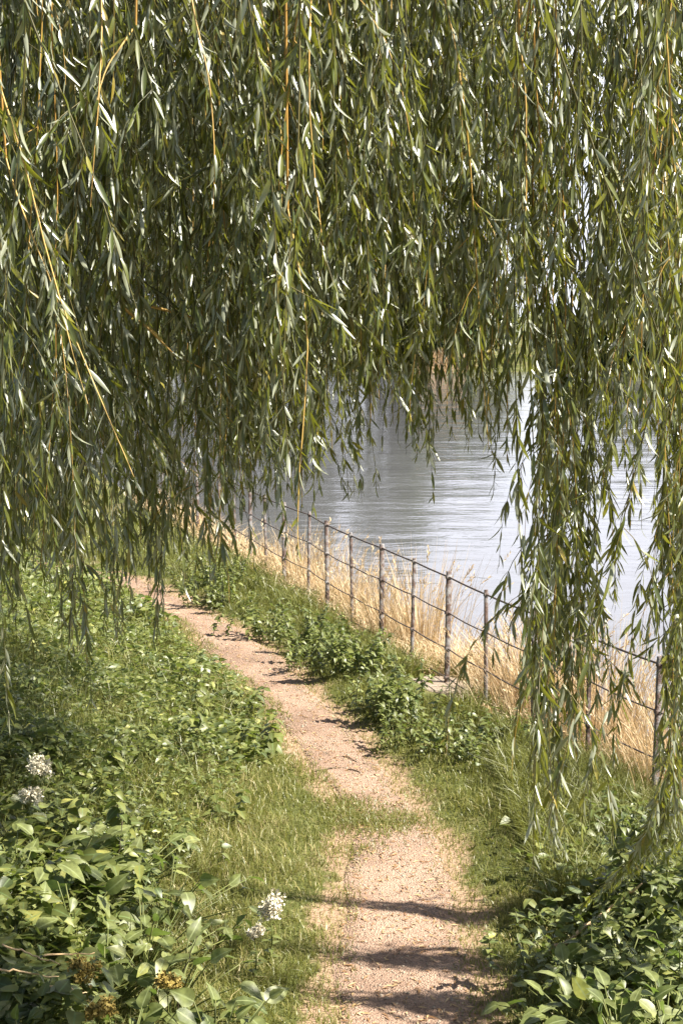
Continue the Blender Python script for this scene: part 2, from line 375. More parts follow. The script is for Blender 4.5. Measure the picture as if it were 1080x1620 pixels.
# ------------------------------------------------------------------ the weeping willow
ENV_X = [-80, 0, 25, 50, 90, 130, 170, 200, 235, 265, 290, 320, 345, 370, 400, 440, 470, 490, 505, 520, 540, 570, 600, 630, 655, 680, 700, 722, 745, 765, 790, 810, 830, 850, 870, 900, 920, 940, 955, 975, 1000, 1022, 1050, 1066, 1080, 1160]
ENV_Y = [1150, 1190, 1180, 900, 960, 1190, 960, 900, 1060, 900, 970, 940, 860, 830, 800, 790, 830, 880, 860, 740, 660, 730, 640, 690, 740, 700, 680, 755, 700, 700, 860, 960, 1180, 1270, 1340, 1330, 1180, 930, 820, 780, 650, 640, 860, 1180, 1330, 1400]
def env(x): return np.interp(x, ENV_X, ENV_Y)
def twig_line(rng, top, bot, n):
    t = np.linspace(0, 1, n)[:, None]
    ph, ph2 = rng.uniform(0, 6.28, 2); A = np.linalg.norm(bot - top) * rng.uniform(.008, .022)
    p = top * (1 - t) + bot * t
    p[:, 0] += (A * np.sin(t[:, 0] * 5 + ph) - A * np.sin(ph) * (1 - t[:, 0]) ) * (1 - t[:, 0] * .3)
    p[:, 1] += A * np.sin(t[:, 0] * 4 + ph2) - A * math.sin(ph2) * (1 - t[:, 0])
    kk = np.cumsum(rng.normal(0, .009, (n + 8, 2)), 0); kk = sum(kk[i:i + n] for i in range(9)) / 9; p[:, :2] += (kk - kk[:1]) * (1 - t * .2)
    return p
def sample(line, s):
    seg = np.linalg.norm(np.diff(line, axis=0), axis=1); cum = np.concatenate([[0], np.cumsum(seg)])
    s = np.clip(s, 0, cum[-1]); return np.stack([np.interp(s, cum, line[:, k]) for k in range(3)], -1)
def length(line): return np.linalg.norm(np.diff(line, axis=0), axis=1).sum()
def dress(g, line, rng, step, size, detail, yellow=0.):
    """hang narrow leaves along a twig"""
    Ln = length(line); n = max(2, int(Ln / step))
    s = np.sort(rng.uniform(.02, 1, n)) * Ln; P = sample(line, s); Q = sample(line, s + .02); T = norm(Q - P + np.array([0, 0, -1e-4]))
    a = np.arange(n) * 2.4 + rng.normal(0, .5, n)
    rd = np.stack([np.cos(a), np.sin(a), np.zeros(n)], -1)
    th = np.clip(rng.normal(.42, .22, n), .08, 1.2)[:, None]
    D = norm(T * np.cos(th) + rd * np.sin(th) + np.array([0, 0, -.25]))
    Nn = norm(rd * rng.uniform(-.2, 1, (n, 1)) + rng.normal(0, .6, (n, 3)) + np.array([0, 0, .3]))
    L_ = size * rng.uniform(.62, 1.18, n) * np.clip(.45 + (Ln - s) / .35, .45, 1)
    tint = np.clip(rng.normal(.45, .2, n) + yellow, 0, .92); tint = np.where(rng.random(n) < .025, 1., tint)
    leaves(g, P, D, Nn, L_, L_ * rng.uniform(.062, .088, n), tint, WILLOW if detail else SIMPLE, bend=rng.normal(.10, .24, n), fold=.35, m=1)
def strand(rng, top, bot, size=.10, detail=True, step=.034, shoots=1.0, r0=.004, yellow=0.):
    g = Geo(); Ln = float(np.linalg.norm(top - bot)); line = twig_line(rng, top, bot, 24); gold = rng.uniform(.75, 1) if rng.random() < .15 else rng.uniform(0, .6)
    tube(g, line, np.linspace(r0, .0011, 24), 4 if detail else 3, m=0, cap=False, tint=gold)
    dress(g, line, rng, step, size, detail, yellow)
    for k in range(rng.poisson(Ln * 2.0 * shoots)):
        s = rng.uniform(.05, .92) * Ln; p = sample(line, np.array([s]))[0]
        l = min(rng.uniform(.15, .75), (Ln - s) * 1.02 + .08); a = rng.uniform(0, 6.28); w = (rng.uniform(.12, .7) if bot[0] < 0 or rng.random() < .12 else rng.uniform(.1, .4)) * l
        t = np.linspace(0, 1, 7)[:, None]; d = np.array([math.cos(a), math.sin(a), 0])
        sh = p + d * w * (1 - (1 - t) ** 2) - np.array([0, 0, 1]) * (l * (t * .55 + .45 * t * t))
        tube(g, sh, np.linspace(r0 * .5, .0009, 7), 3, m=0, cap=False, tint=gold)
        dress(g, sh, rng, step * .9, size * .92, detail, yellow)
    return g
willow = tag(empty('weeping_willow', (-4.3, 13.2, land(-4.3, 13.2) - .03)), 'weeping willow whose leafy branches hang like a curtain over the path and river', 'tree')
WO = np.array(willow.location)
def zero(o): return o
def part(g, name, mats, parent):          # geometry given in world coordinates, parented to a thing
    return g.build(name, mats, parent, origin=np.array(parent.location))
tops = [(-5.5, 4.5, 8.2), (-2.6, 3.8, 8.0), (.2, 4.4, 8.1), (2.8, 6.2, 7.6), (1.4, 8.2, 8.0), (-1.2, 8.2, 8.6), (-5.5, 9.0, 8.6), (-2.0, 11.5, 8.8), (-7.5, 14, 7.5), (-5, 17.5, 7.8)]
g = Geo(); fork = np.array([-4.0, 12.8, 3.4])
tube(g, [WO + (0, 0, -.2), WO + (0, 0, .25), WO + (.08, -.05, 1.2), WO + (.15, -.2, 2.2), fork, fork + (.1, -.3, .7)], [.62, .46, .38, .36, .40, .26], 14, tint=.5)
part(g, 'trunk', M['bark'], willow)
for k, T in enumerate(tops):
    T = np.array(T); t = np.linspace(0, 1, 14)[:, None]; up = np.array([0, 0, 1.])
    c1 = fork + (T - fork) * .25 + up * 2.6; c2 = fork + (T - fork) * .7 + up * 1.6
    b = (1 - t) ** 3 * fork + 3 * t * (1 - t) ** 2 * c1 + 3 * t * t * (1 - t) * c2 + t ** 3 * T
    b += np.sin(t * 9 + k) * .08
    g = Geo(); tube(g, b, np.linspace(.17, .035, 14), 8)
    rg = R_(40 + k)
    for q in range(9):                      # side boughs the curtain hangs from
        s = rg.uniform(.45, 1); p = sample(b, np.array([s * length(b)]))[0]; a = rg.uniform(0, 6.28); l = rg.uniform(.8, 1.9); tt2 = np.linspace(0, 1, 7)[:, None]
        sb = p + np.array([math.cos(a), math.sin(a), 0]) * l * tt2 + up * (.5 * tt2 - .9 * tt2 ** 2) * l
        tube(g, sb, np.linspace(.03, .008, 7), 5)
    part(g, 'limb', M['bark'], willow)

big, rest = [], Geo()
def put(rng, px, pyb, d, size, lean=.0, ztop=None, detail=True, step=.027, shoots=1.15, r0=.0032, keep=False, yellow=0.):
    bot = at_depth(px, pyb, d); limb = rng.uniform(6.6, 7.6)
    zt = ztop if ztop else at_depth(0, -40, d)[2] + rng.uniform(0, .5)      # leafy from here down, a bare twig above
    top = np.array([bot[0] + lean + rng.normal(0, .10), bot[1] + rng.normal(0, .10), zt])
    if bot[2] > zt - .5: return
    g = strand(rng, top, bot, size, detail, step, shoots, r0, yellow)
    if not ztop: tube(g, [top + (lean * .4 + rng.normal(0, .15), rng.normal(0, .15), limb - zt), top + (lean * .15, 0, (limb - zt) * .5), top], [.007, .005, r0], 4, cap=False, tint=.4)
    if keep: big.append(g)
    else: rest.merge(g)
rg = R_(11)
# nearest strands: few, large leaves
for k in range(22):
    px = rg.choice([rg.uniform(-40, 560), rg.uniform(-40, 420), rg.uniform(1000, 1110), rg.uniform(560, 900)]); d = rg.uniform(3.5, 4.8)
    lim = min(env(px) - 20, 900); pyb = rg.uniform(.30, .95) * lim
    put(rg, px, pyb, d, .088, lean=rg.normal(-.12, .25), step=.04, shoots=.6, keep=True)
# slanting golden twigs at the upper left
for (a, b, d) in [((-30, 60), (225, 760), 4.0), ((165, -60), (128, 330), 4.2), ((215, 40), (150, 190), 4.3), ((295, -60), (335, 330), 4.4), ((495, -60), (530, 420), 4.5), ((410, -60), (415, 330), 4.9), ((820, 60), (858, 540), 4.9), ((455, 330), (470, 870), 4.6), ((10, 250), (120, 640), 4.6)]:
    A, B = at_depth(a[0], a[1], d), at_depth(b[0], b[1], d - .15); g = Geo(); ln = twig_line(rg, A, B, 18); tube(g, ln, np.linspace(.0032, .0013, 18), 5, cap=False, tint=rg.uniform(.85, 1)); dress(g, ln, rg, .03, .088, True, .08)
    tube(g, [A + (A - B) * .3 + (0, 0, 1.6), A + (A - B) * .15 + (0, 0, .5), A], [.007, .005, .004], 5, cap=False, tint=.8); big.append(g)
for (pts, d) in [([(185, 478), (235, 520), (275, 560), (318, 582)], 5.0), ([(240, 485), (300, 500), (345, 540)], 5.3)]:
    ln = np.array([at_depth(px, py, d + .03 * q) for q, (px, py) in enumerate(pts)]); ln = sample(ln, np.linspace(0, 1, 14) * length(ln)); g = Geo(); tube(g, ln, np.linspace(.0055, .002, 14), 5, cap=False, tint=.92); fe = twig_line(rg, ln[0] + (-.35, 0, 3.4), ln[0], 16); tube(g, fe, np.linspace(.008, .0055, 16), 5, cap=False, tint=.35); dress(g, fe, rg, .05, .10, True); dress(g, ln, rg, .045, .085, True); big.append(g)
# the main curtain, hanging in bunches
for k in range(80):
    cx = rg.uniform(-60, 1130); cd = rg.uniform(4.8, 6.05); m_ = rg.integers(2, 6); off = abs(rg.normal(0, 60))
    if 868 < cx < 968 and rg.random() < .75: continue
    if 520 < cx < 780 and rg.random() < .2: continue
    if (780 < cx < 868 or 968 < cx < 1050) and rg.random() < .6: continue
    if 175 < cx < 345 and rg.random() < .5: continue
    for q in range(m_):
        px = cx + rg.normal(0, 15); d = cd + rg.normal(0, .12); e = env(px); pyb = e - off - abs(rg.normal(0, 1)) * (90 if e < 900 else 170)
        if px < 345 and e > 850: pyb = e - rg.uniform(0, 330)
        put(rg, px, pyb, d, .09, lean=rg.normal(0, .16), keep=(len(big) < 96 and pyb > e - 80), yellow=.08 if px > 800 else 0.)
# the two long columns at the right
for k in range(14):
    px = rg.normal(880, 30); pyb = min(env(px) + 30, 1375) - abs(rg.normal(0, 130)); put(rg, px, pyb, rg.uniform(5.7, 6.15), .095, keep=len(big) < 99, yellow=.12)
for k in range(22):
    px = rg.normal(1090, 12); pyb = min(env(px), 1380) - rg.uniform(0, 420); put(rg, px, pyb, rg.uniform(5.5, 6.1), .10, yellow=.12)
# rear layers, smaller to the eye
for k in range(300):
    px = rg.uniform(-120, 535); d = rg.uniform(8, 12.5); e = np.interp(px, [-120, 0, 200, 330, 420, 500, 545], [930, 900, 870, 855, 810, 760, 620])
    put(rg, px, e - abs(rg.normal(0, 150)), d, .10, ztop=rg.uniform(5.6, 7.6), detail=False, step=.034, shoots=1., yellow=.08)
for k in range(150):
    px = rg.uniform(520, 860); d = rg.uniform(8, 11); put(rg, px, min(env(px) - 60, rg.uniform(330, 620)), d, .10, ztop=rg.uniform(6.0, 7.6), detail=False, step=.036)
for k in range(36):
    px = rg.uniform(960, 1110); d = rg.uniform(6.0, 6.4); put(rg, px, rg.uniform(330, 640), d, .10, ztop=rg.uniform(5.2, 5.8), detail=False, yellow=.1)
for k in range(150):
    px = rg.uniform(60, 850); d = rg.uniform(9.5, 13); put(rg, px, rg.uniform(120, 470), d, .11, ztop=rg.uniform(6.6, 8.6), detail=False, step=.028, shoots=1.4)
# strands beside the frame to the right, which shade the path
for (X, Y) in [(2.75, 8.22), (2.7, 7.54), (2.62, 7.04)]:
    for q in range(15):
        b = np.array([X + rg.normal(0, .14), Y + rg.normal(0, .03), rg.uniform(1.45, 2.0)]); e = b + (rg.normal(0, .05), 0, 0); e[2] = rg.uniform(3.0, 3.5)
        rest.merge(strand(rg, e, b, .10, False, .016, 1.6, .005)); gt = Geo(); tube(gt, [e + (.1, 0, 3.6), e + (.03, 0, 1.5), e], [.008, .006, .004], 4, tint=.3); rest.merge(gt)
# inner crown: short leafy twigs between the limbs
n = 5200
for k in range(1500):
    T = np.array(tops[rg.integers(0, len(tops))]); f = rg.uniform(.3, 1.0); p = fork + (T - fork) * f; p = p + rg.normal(0, 1, 3) * (1.0, 1.0, .6); p[2] = max(p[2], 5.4) + rg.uniform(.2, 1.4)
    if p[0] > 2.3 or p[1] < 8.4: continue
    q = p + np.array([rg.normal(0, .3), rg.normal(0, .3), -rg.uniform(.7, 1.8)]); rest.merge(strand(rg, p, q, .11, False, .03, 1.6, .004))
for k in range(420):                       # unseen leafy twigs above the frame, added to shade the rear strands
    p = np.array([rg.uniform(-.5, 2.6), rg.uniform(8.7, 13.0), rg.uniform(6.9, 8.8)]); q = p + np.array([rg.normal(0, .3), rg.normal(0, .3), -rg.uniform(.6, 1.5)]); rest.merge(strand(rg, p, q, .11, False, .03, 1.6, .004))
for k in range(36):
    px = rg.uniform(180, 465); put(rg, px, env(px) - abs(rg.normal(0, 40)), rg.uniform(5.0, 6.1), .088, lean=rg.normal(0, .16), shoots=1.2)
for k in range(16):
    px = rg.uniform(540, 800); put(rg, px, env(px) - rg.uniform(0, 70), rg.uniform(5.0, 6.1), .09, lean=rg.normal(0, .15), shoots=.8)
for g in big: part(g, 'hanging_branch', [M['twig'], M['willow']], willow)
tag(part(rest, 'foliage', [M['twig'], M['willow']], willow), kind='stuff')

# ------------------------------------------------------------------ trees and woods behind
def crown(g, rng, c, r, nclump, nleaf, size, tint0=.4, low=0.):
    c = np.array(c, float); r = np.array(r, float)
    d = norm(rng.normal(0, 1, (nclump, 3))); d[:, 2] = np.where(rng.random(nclump) < low, -np.abs(d[:, 2]), np.abs(d[:, 2]) * 1.1 - .35); f = rng.uniform(.45, 1.0, (nclump, 1)) ** .6
    C = c + d * f * r * rng.uniform(.85, 1.12, (nclump, 1)); ct = rng.normal(tint0, .16, nclump); cr = rng.uniform(.10, .22, nclump) * r.mean()
    i = rng.integers(0, nclump, nleaf)
    o = norm(rng.normal(0, 1, (nleaf, 3))) * rng.uniform(.2, 1, (nleaf, 1)) ** .5
    P = C[i] + o * cr[i][:, None] * np.array([1.2, 1.2, .8])
    D = norm(rng.normal(0, 1, (nleaf, 3)) + np.array([0, 0, -.5])); Nn = norm(o + rng.normal(0, .6, (nleaf, 3)) + np.array([0, 0, .5]))
    Ls = size * rng.uniform(.6, 1.3, nleaf)
    leaves(g, P, D, Nn, Ls, Ls * .34, np.clip(ct[i] + rng.normal(0, .1, nleaf), 0, 1), SIMPLE, bend=.2, fold=.3)
def bank_tree(label, x, y, h, r, seed, nleaf, size):
    rng = R_(seed); z = float(land(x, y)); t = tag(empty('bank_tree', (x, y, z)), label, 'tree', 'trees on the near bank behind the willow')
    g = Geo(); pts = np.array([(x, y, z - .2), (x, y, z + .3), (x + .1, y, z + h * .25), (x + .2, y + .1, z + h * .55), (x + .1, y, z + h * .85)])
    tube(g, pts, [.4, .3, .24, .16, .05], 10)
    for k in range(9):
        a = rng.uniform(0, 6.28); s = rng.uniform(.3, .75); p0 = sample(pts, np.array([s * length(pts)]))[0]; l = r * rng.uniform(.6, .95); q = np.linspace(0, 1, 6)[:, None]
        tube(g, p0 + np.array([math.cos(a), math.sin(a), .7]) * l * q - np.array([0, 0, .25]) * l * q * q, np.linspace(.10, .02, 6), 6)
    part(g, 'trunk', M['bark'], t)
    g = Geo(); crown(g, rng, (x, y, z + h * .58), (r, r, h * .46), 150, nleaf, size); part(g, 'crown', M['wood_leaf'], t)
bank_tree('dark leafy tree beyond the far end of the path, behind the willow', -5.6, 27.5, 11.5, 3.3, 61, 16000, .26)
bank_tree('taller dark tree farther back on the near bank, left of the river', -10.5, 38, 15, 4.6, 62, 14000, .34)
g = Geo(); rng = R_(70)
for k in range(46):
    x = -62 + k * 3.3 + rng.normal(0, 1.2); y = 114 + rng.uniform(0, 16) - .06 * x
    px = CX + x / y * F
    h = np.interp(px, [-900, 250, 480, 560, 650, 720, 800, 950, 1000, 1100, 2500], [24, 25, 24, 19, 14, 8, 3.2, 3.2, 8, 9, 10]) * rng.uniform(.85, 1.15)
    r = min(h * .42, 5.2) + .6; z = float(land(x, y))
    crown(g, rng, (x, y, z + h * .48), (r * 1.1, r, h * .54), 60, int(1900 + 110 * h), .62, tint0=.3, low=.42)
    tube(g, [(x, y, z - .2), (x + .2, y, z + h * .6)], [.28, .1], 6, tint=.1)
tag(g.build('far_wood', M['wood_leaf']), 'dense green wood along the far bank of the river', 'wood', kind='stuff')
g = Geo(); n = 500; x = rng.uniform(5.5, 9, n); y = 108.6 - .06 * x + rng.uniform(0, 4, n)
P = np.stack([x, y, np.maximum(land(x, y), WATER_Z - .1)], -1)
leaves(g, P, norm(np.stack([rng.normal(0, .2, n), rng.normal(0, .2, n), np.ones(n)], -1)), rng.normal(0, 1, (n, 3)), rng.uniform(.4, 1.0, n), .05, rng.uniform(.0, .25, n), SIMPLE, bend=.3, fold=.2)
tag(g.build('reed_bed', M['straw']), 'tan reeds fringing the far bank at the waterline', 'reeds', kind='stuff')

# ------------------------------------------------------------------ the iron fence
POSTX = {0: 1037, 1: 930, 2: 845, 3: 769, 4: 707, 5: 651, 6: 603, 7: 557, 8: 518, 9: 487, 10: 449, 11: 421, 12: 396, 13: 372, 14: 348, 15: 333}
posts = []
for i in range(-4, 22):
    d = FD + FS * i
    if i in POSTX: X = (POSTX[i] - CX) / F * d
    elif i < 0: X = 2.26 - .31 * i
    else: X = -2.11 - .30 * (i - 15)
    Y = (d - (H - .55) * sp) / cp
    posts.append((i, X, Y))
fence = tag(empty('iron_fence', (posts[4][1], posts[4][2], float(land(posts[4][1], posts[4][2])))), 'rusty iron post and wire fence running along the river side of the path', 'fence')
PP = np.array([(p[1], p[2]) for p in posts]); fd = norm(np.gradient(PP, axis=0))
rng = R_(5); tilt = rng.normal(0, .012, len(posts))
WZ = [1.10, .755, .405, .12]
for k, (i, X, Y) in enumerate(posts):
    thick = i % 2 == 0; g = Geo(); z0 = float(land(X, Y)) - .15; top = 1.14 + (.012 if thick else 0) + rng.normal(0, .006)
    rz = math.atan2(fd[k][1], fd[k][0]) + (0 if thick else 0) + rng.normal(0, .05)
    w, dpt = (.046, .032) if thick else (.034, .022)
    boxv(g, (X, Y, z0), w, dpt, top - z0, rz + math.pi / 2, .004)
    for z in WZ:                                  # clips that hold the wires
        boxv(g, (X + rng.normal(0, .002), Y, z - .016), w + .008, dpt + .010, .032, rz + math.pi / 2, .003)
    v = g.v
    for a in v:
        a[:, 0] += tilt[k] * (a[:, 2]);
    part(g, 'fence_post', M['iron'], fence)
for z in WZ:
    g = Geo(); pts = []
    for k in range(len(posts) - 1):
        for f in (0, .25, .5, .75):
            p = PP[k] * (1 - f) + PP[k + 1] * f; pts.append((p[0] + (tilt[k] * (1 - f) + tilt[k + 1] * f) * z, p[1], z - .012 * math.sin(math.pi * f) * (1 if z < 1 else .4)))
    tube(g, pts, .0085 if z > 1 else .0065, 6); part(g, 'wire', M['wire'], fence)

# ------------------------------------------------------------------ grasses and ground cover
def blades(g, P, hgt, wid, lean, tint, rng, m=0):
    n = len(P); a = rng.uniform(0, 6.28, n); d = np.stack([np.cos(a), np.sin(a), np.zeros(n)], -1); b = rng.uniform(0, 6.28, n)
    s = np.stack([np.cos(b), np.sin(b), np.zeros(n)], -1) * np.asarray(wid)[:, None]; up = np.array([0, 0, 1.]); hg = np.asarray(hgt)[:, None]; ln = np.asarray(lean)[:, None]
    m1 = P + up * hg * .55 + d * hg * ln * .3; tp = P + up * hg * (1 - .25 * np.minimum(ln, 2)) + d * hg * ln
    V = np.stack([P - s, P + s, m1 + s * .8, m1 - s * .8, tp], 1).reshape(-1, 3); o = (np.arange(n) * 5)[:, None]
    g.add(V, np.array([[3, 2, 4]]) + o, np.array([[0, 1, 2, 3]]) + o, np.repeat(tint, 5), 0., m)
def scatter(rng, n, y0, y1, lo, hi, pw=1.0):
    """plan points between two lines, thinning out with distance"""
    q = rng.random(n); y = (y0 ** -pw + q * (y1 ** -pw - y0 ** -pw)) ** (-1 / pw) if pw else y0 + q * (y1 - y0)
    a, b = lo(y), hi(y); x = a + (b - a) * rng.random(n); ok = (b > a); return x[ok], y[ok]
SLAB = at_z(693, 1088, .03)
def clear_slab(x, y): k = ((x - SLAB[0]) / .36) ** 2 + ((y - SLAB[1] + .18) / .62) ** 2 > 1; return k
def ground(x, y): return np.stack([x, y, land(x, y) - 3.0 * (~clear_slab(np.asarray(x), np.asarray(y)))], -1)
def fu(x, y): return (x - x_f(y)) * .947
right_lim = lambda y: np.minimum(x_f(y) + .5, .26 * y + .8)
left_lim = lambda y: -.26 * y - 1.0
rng = R_(21); g = Geo()
# turf between path and fence
x, y = scatter(rng, 105000, 6.2, 27, lambda y: e_r(y) - .10, right_lim, .6); w = x - e_r(y); cl = lown(x * 1.6, y * 1.6, 1.5, 2.) 
keep = rng.random(len(x)) < np.clip(.25 + 2.6 * (w + .10) + .3 * cl, .05, 1); x, y, w, cl = x[keep], y[keep], w[keep], cl[keep]
hg = (.03 + .10 * smooth(.05, .9, w) * (.45 + .55 * smooth(11, 14.5, y)) + .05 * np.clip(cl, -.5, 1) * smooth(.1, .5, w)) * rng.uniform(.6, 1.5, len(x)); hg = np.maximum(hg, .025)
dry = smooth(1.0, .0, w) * smooth(14.5, 10.5, y) 
tint = np.clip(rng.normal(.42, .12, len(x)) + .10 * cl + .22 * dry, 0, .86); tint = np.where(rng.random(len(x)) < .03 + .08 * dry, rng.uniform(.88, 1, len(x)), tint)
blades(g, ground(x, y), hg, (.0016 + .00013 * y), rng.uniform(.1, 1.1, len(x)), tint, rng)
# verge left of the path
x, y = scatter(rng, 62000, 6.2, 27, lambda y: e_l(y) - np.interp(y, [7, 10, 12, 14], [1.7, 1.8, 1.1, .5]), lambda y: e_l(y) + .09, .8); w = e_l(y) - x; cl = lown(x * 1.3, y * 1.3, 2., 5.)
keep = rng.random(len(x)) < np.clip(.3 + 2.5 * (w + .09) + .25 * cl, .05, 1); x, y, w, cl = x[keep], y[keep], w[keep], cl[keep]
hg = np.maximum(.025, (.04 + .09 * smooth(.1, 1.0, w) + .04 * cl) * rng.uniform(.6, 1.5, len(x)))
dry = np.clip(.5 + .9 * lown(x * .8 + 3, y * .8, 1.7, 1.), 0, 1)
tint = np.clip(rng.normal(.52, .13, len(x)) + .25 * dry, 0, .86); tint = np.where(rng.random(len(x)) < .05 + .16 * dry, rng.uniform(.88, 1, len(x)), tint)
blades(g, ground(x, y), hg, (.0016 + .00013 * y), rng.uniform(.1, 1.4, len(x)), tint, rng)
# grass that has crept over the path where it narrows
for (px, py, n, s) in [(560, 1300, 900, .16), (600, 1312, 900, .15), (640, 1300, 600, .12), (545, 1275, 700, .14), (570, 1350, 200, .10)]:
    c = at_z(px, py, 0); x = rng.normal(c[0], s, n); y = rng.normal(c[1], s * 1.1, n)
    blades(g, ground(x, y) + (0, 0, .01), rng.uniform(.02, .06, n), np.full(n, .0028), rng.uniform(.2, 1.3, n), np.clip(rng.normal(.5, .12, n), 0, .86), rng)
# taller grass among the herbs on the bank and by the fence foot
thr = lambda y: e_l(y) - (np.interp(y, [7, 9, 10.5, 12, 13], [1.0, 1.15, .9, .3, .10]) + .18 * lown(y, y * 1.3, 1.8))
x, y = scatter(rng, 22000, 6.0, 27, left_lim, lambda y: thr(y) - .12, .9)
blades(g, ground(x, y), rng.uniform(.15, .42, len(x)), .0016 + .00018 * y, rng.uniform(.2, 1.3, len(x)), np.clip(rng.normal(.45, .16, len(x)), 0, .86), rng)
x, y = scatter(rng, 15000, 7, 22, lambda y: np.minimum(x_f(y) - .45, .26 * y), lambda y: np.minimum(x_f(y) + .05, .26 * y + .6), .8); cl = lown(x * 2, y * 2, 1.4, 3.); k = cl > -.1; x, y = x[k], y[k]
blades(g, ground(x, y), rng.uniform(.14, .36, len(x)), .0016 + .00016 * y, rng.uniform(.2, 1.2, len(x)), np.clip(rng.normal(.40, .13, len(x)), 0, .86), rng)
x, y = scatter(rng, 11000, 8.6, 11.5, lambda y: np.maximum(e_r(y) + .55, 1.2), lambda y: np.minimum(x_f(y) + .1, .26 * y + .5), .8)
blades(g, ground(x, y), rng.uniform(.14, .40, len(x)), .0018 + .00016 * y, rng.uniform(.2, 1.2, len(x)), np.clip(rng.normal(.36, .13, len(x)), 0, .86), rng)
tag(g.build('grass', M['grass']), 'green grass growing along both sides of the path', 'grass', kind='stuff')
# dry grass on the slope down to the water
g = Geo(); rng = R_(22)
x, y = scatter(rng, 52000, 8.5, 30, lambda y: x_f(y) - .02, lambda y: x_f(y) + 1.15, .7); u = fu(x, y); cl = lown(x * 2, y * 2, 1.5, 11.); k = cl > rng.uniform(-.9, .3, len(x)); x, y, u = x[k], y[k], u[k]
hg = rng.uniform(.12, .42, len(x)) * (.7 + 1.0 * smooth(.0, .8, u)); blades(g, ground(x, y) - (0, 0, .01), hg, .002 + .00017 * y, rng.uniform(.1, 1.5, len(x)), np.clip(rng.normal(.62, .22, len(x)), 0, 1), rng)
tag(g.build('dry_grass', M['straw']), 'short bleached dry grass on the slope between fence and water', 'dry grass', kind='stuff')
# herbs that cover the left bank
def herbs(g, rng, x, y, hmax, size, m=0, up=.9, shape=([.25, .6], [.95, .8])):
    n = len(x); f = rng.random(n) ** .5; z = hmax * f; P = ground(x, y); P[:, 2] += z
    a = rng.uniform(0, 6.28, n); D = norm(np.stack([np.cos(a), np.sin(a), rng.uniform(-.5, .45, n)], -1)); Nn = norm(rng.normal(0, .45, (n, 3)) + np.array([0, 0, up]))
    Ls = size * rng.uniform(.55, 1.35, n); t = np.clip(rng.normal(.45, .2, n), 0, .92); t = np.where(rng.random(n) < .02, 1., t)
    leaves(g, P, D, Nn, Ls, Ls * rng.uniform(.2, .36, n), t, shape, bend=rng.normal(.2, .2, n), fold=.25, m=m, wave=.02, rng=rng)
g = Geo(); rng = R_(23)
thr = lambda y: e_l(y) - (np.interp(y, [7, 9, 10.5, 12, 13], [1.0, 1.15, .9, .3, .10]) + .18 * lown(y, y * 1.3, 1.8))
x, y = scatter(rng, 62000, 6.0, 27, left_lim, thr, .75); cl = lown(x * 1.2, y * 1.2, 1.6, 4.)
herbs(g, rng, x, y, np.clip(.24 + .22 * cl, .05, .6) * smooth(0, .35, thr(y) - x + .12), (.040 + .0035 * (y - 7)) * (1 + .35 * lown(x * .9 + 2, y * .9, 1.5, 9.)))
x, y = scatter(rng, 6500, 6.2, 8.9, left_lim, lambda y: thr(y) - .1 + .15 * lown(y, y, 2.), .8); cl = lown(x * 2.2, y * 2.2, 1.3, 3.); herbs(g, rng, x, y, np.clip(.34 + .2 * cl, .12, .6), .105, shape=OVATE, up=1.2)
x, y = scatter(rng, 7000, 12.5, 25, lambda y: e_r(y) + .25, lambda y: x_f(y) + .05, .5); cl = lown(x * 2.2, y * 2.2, 1.6, 7.); k = cl > .42; x, y, cl = x[k], y[k], cl[k]
herbs(g, rng, x, y, np.clip(.10 + .16 * cl, .04, .4), .06)
n = 2600; x = rng.normal(0, 1, n) * .35 + 1.9; y = rng.normal(8.6, .7, n); k = (x > e_r(y) + .35); herbs(g, rng, x[k], y[k], .22, .075)
tag(g.build('undergrowth', M['herb']), 'low leafy undergrowth of mixed herbs covering the bank beside the path', 'undergrowth', kind='stuff')

# ------------------------------------------------------------------ plants one can tell apart
def base_for(px, py, hgt):
    p = at_z(px, py, .3)
    for _ in range(8): p = at_z(px, py, float(land(p[0], p[1])) + hgt)
    return p[0], p[1], float(land(p[0], p[1]))
def plant(name, label, cat, group, px, py, hgt):
    x, y, z = base_for(px, py, hgt); return tag(empty(name, (x, y, z)), label, cat, group), np.array([x, y, z])
def dock(label, px, py, seed, n=18, L=.20, hgt=.28, group='broad leaved plants', tint0=.45):
    rng = R_(seed); t, o = plant('broadleaf_plant', label, 'plant', group, px, py, hgt)
    a = np.arange(n) * 2.4 + rng.normal(0, .3, n); el = rng.uniform(.25, 1.4, n)
    for k in range(n):
        g = Geo(); d = np.array([math.cos(a[k]) * math.cos(el[k]), math.sin(a[k]) * math.cos(el[k]), math.sin(el[k])]); l = hgt * rng.uniform(.6, 1.2); q = np.linspace(0, 1, 5)[:, None]
        st = o + d * l * q + np.array([d[0], d[1], -.2]) * l * .35 * q * q; tube(g, st, np.linspace(.006, .003, 5), 4, tint=.5)
        P = st[-1:]; D = np.array([[d[0], d[1], rng.normal(.05, .25)]]); Ls = L * rng.uniform(.6, 1.15)
        leaves(g, P - D * .01, D, np.array([[.22, -.1, 1.]]) + rng.normal(0, .34, (1, 3)), Ls, Ls * rng.uniform(.24, .34), np.clip(rng.normal(tint0, .2), 0, 1), BROAD, bend=rng.uniform(.05, .45), fold=rng.uniform(.05, .4), wave=.022, rng=rng, m=1)
        part(g, 'leaf', [M['stem'], M['dock']], t)
    return t
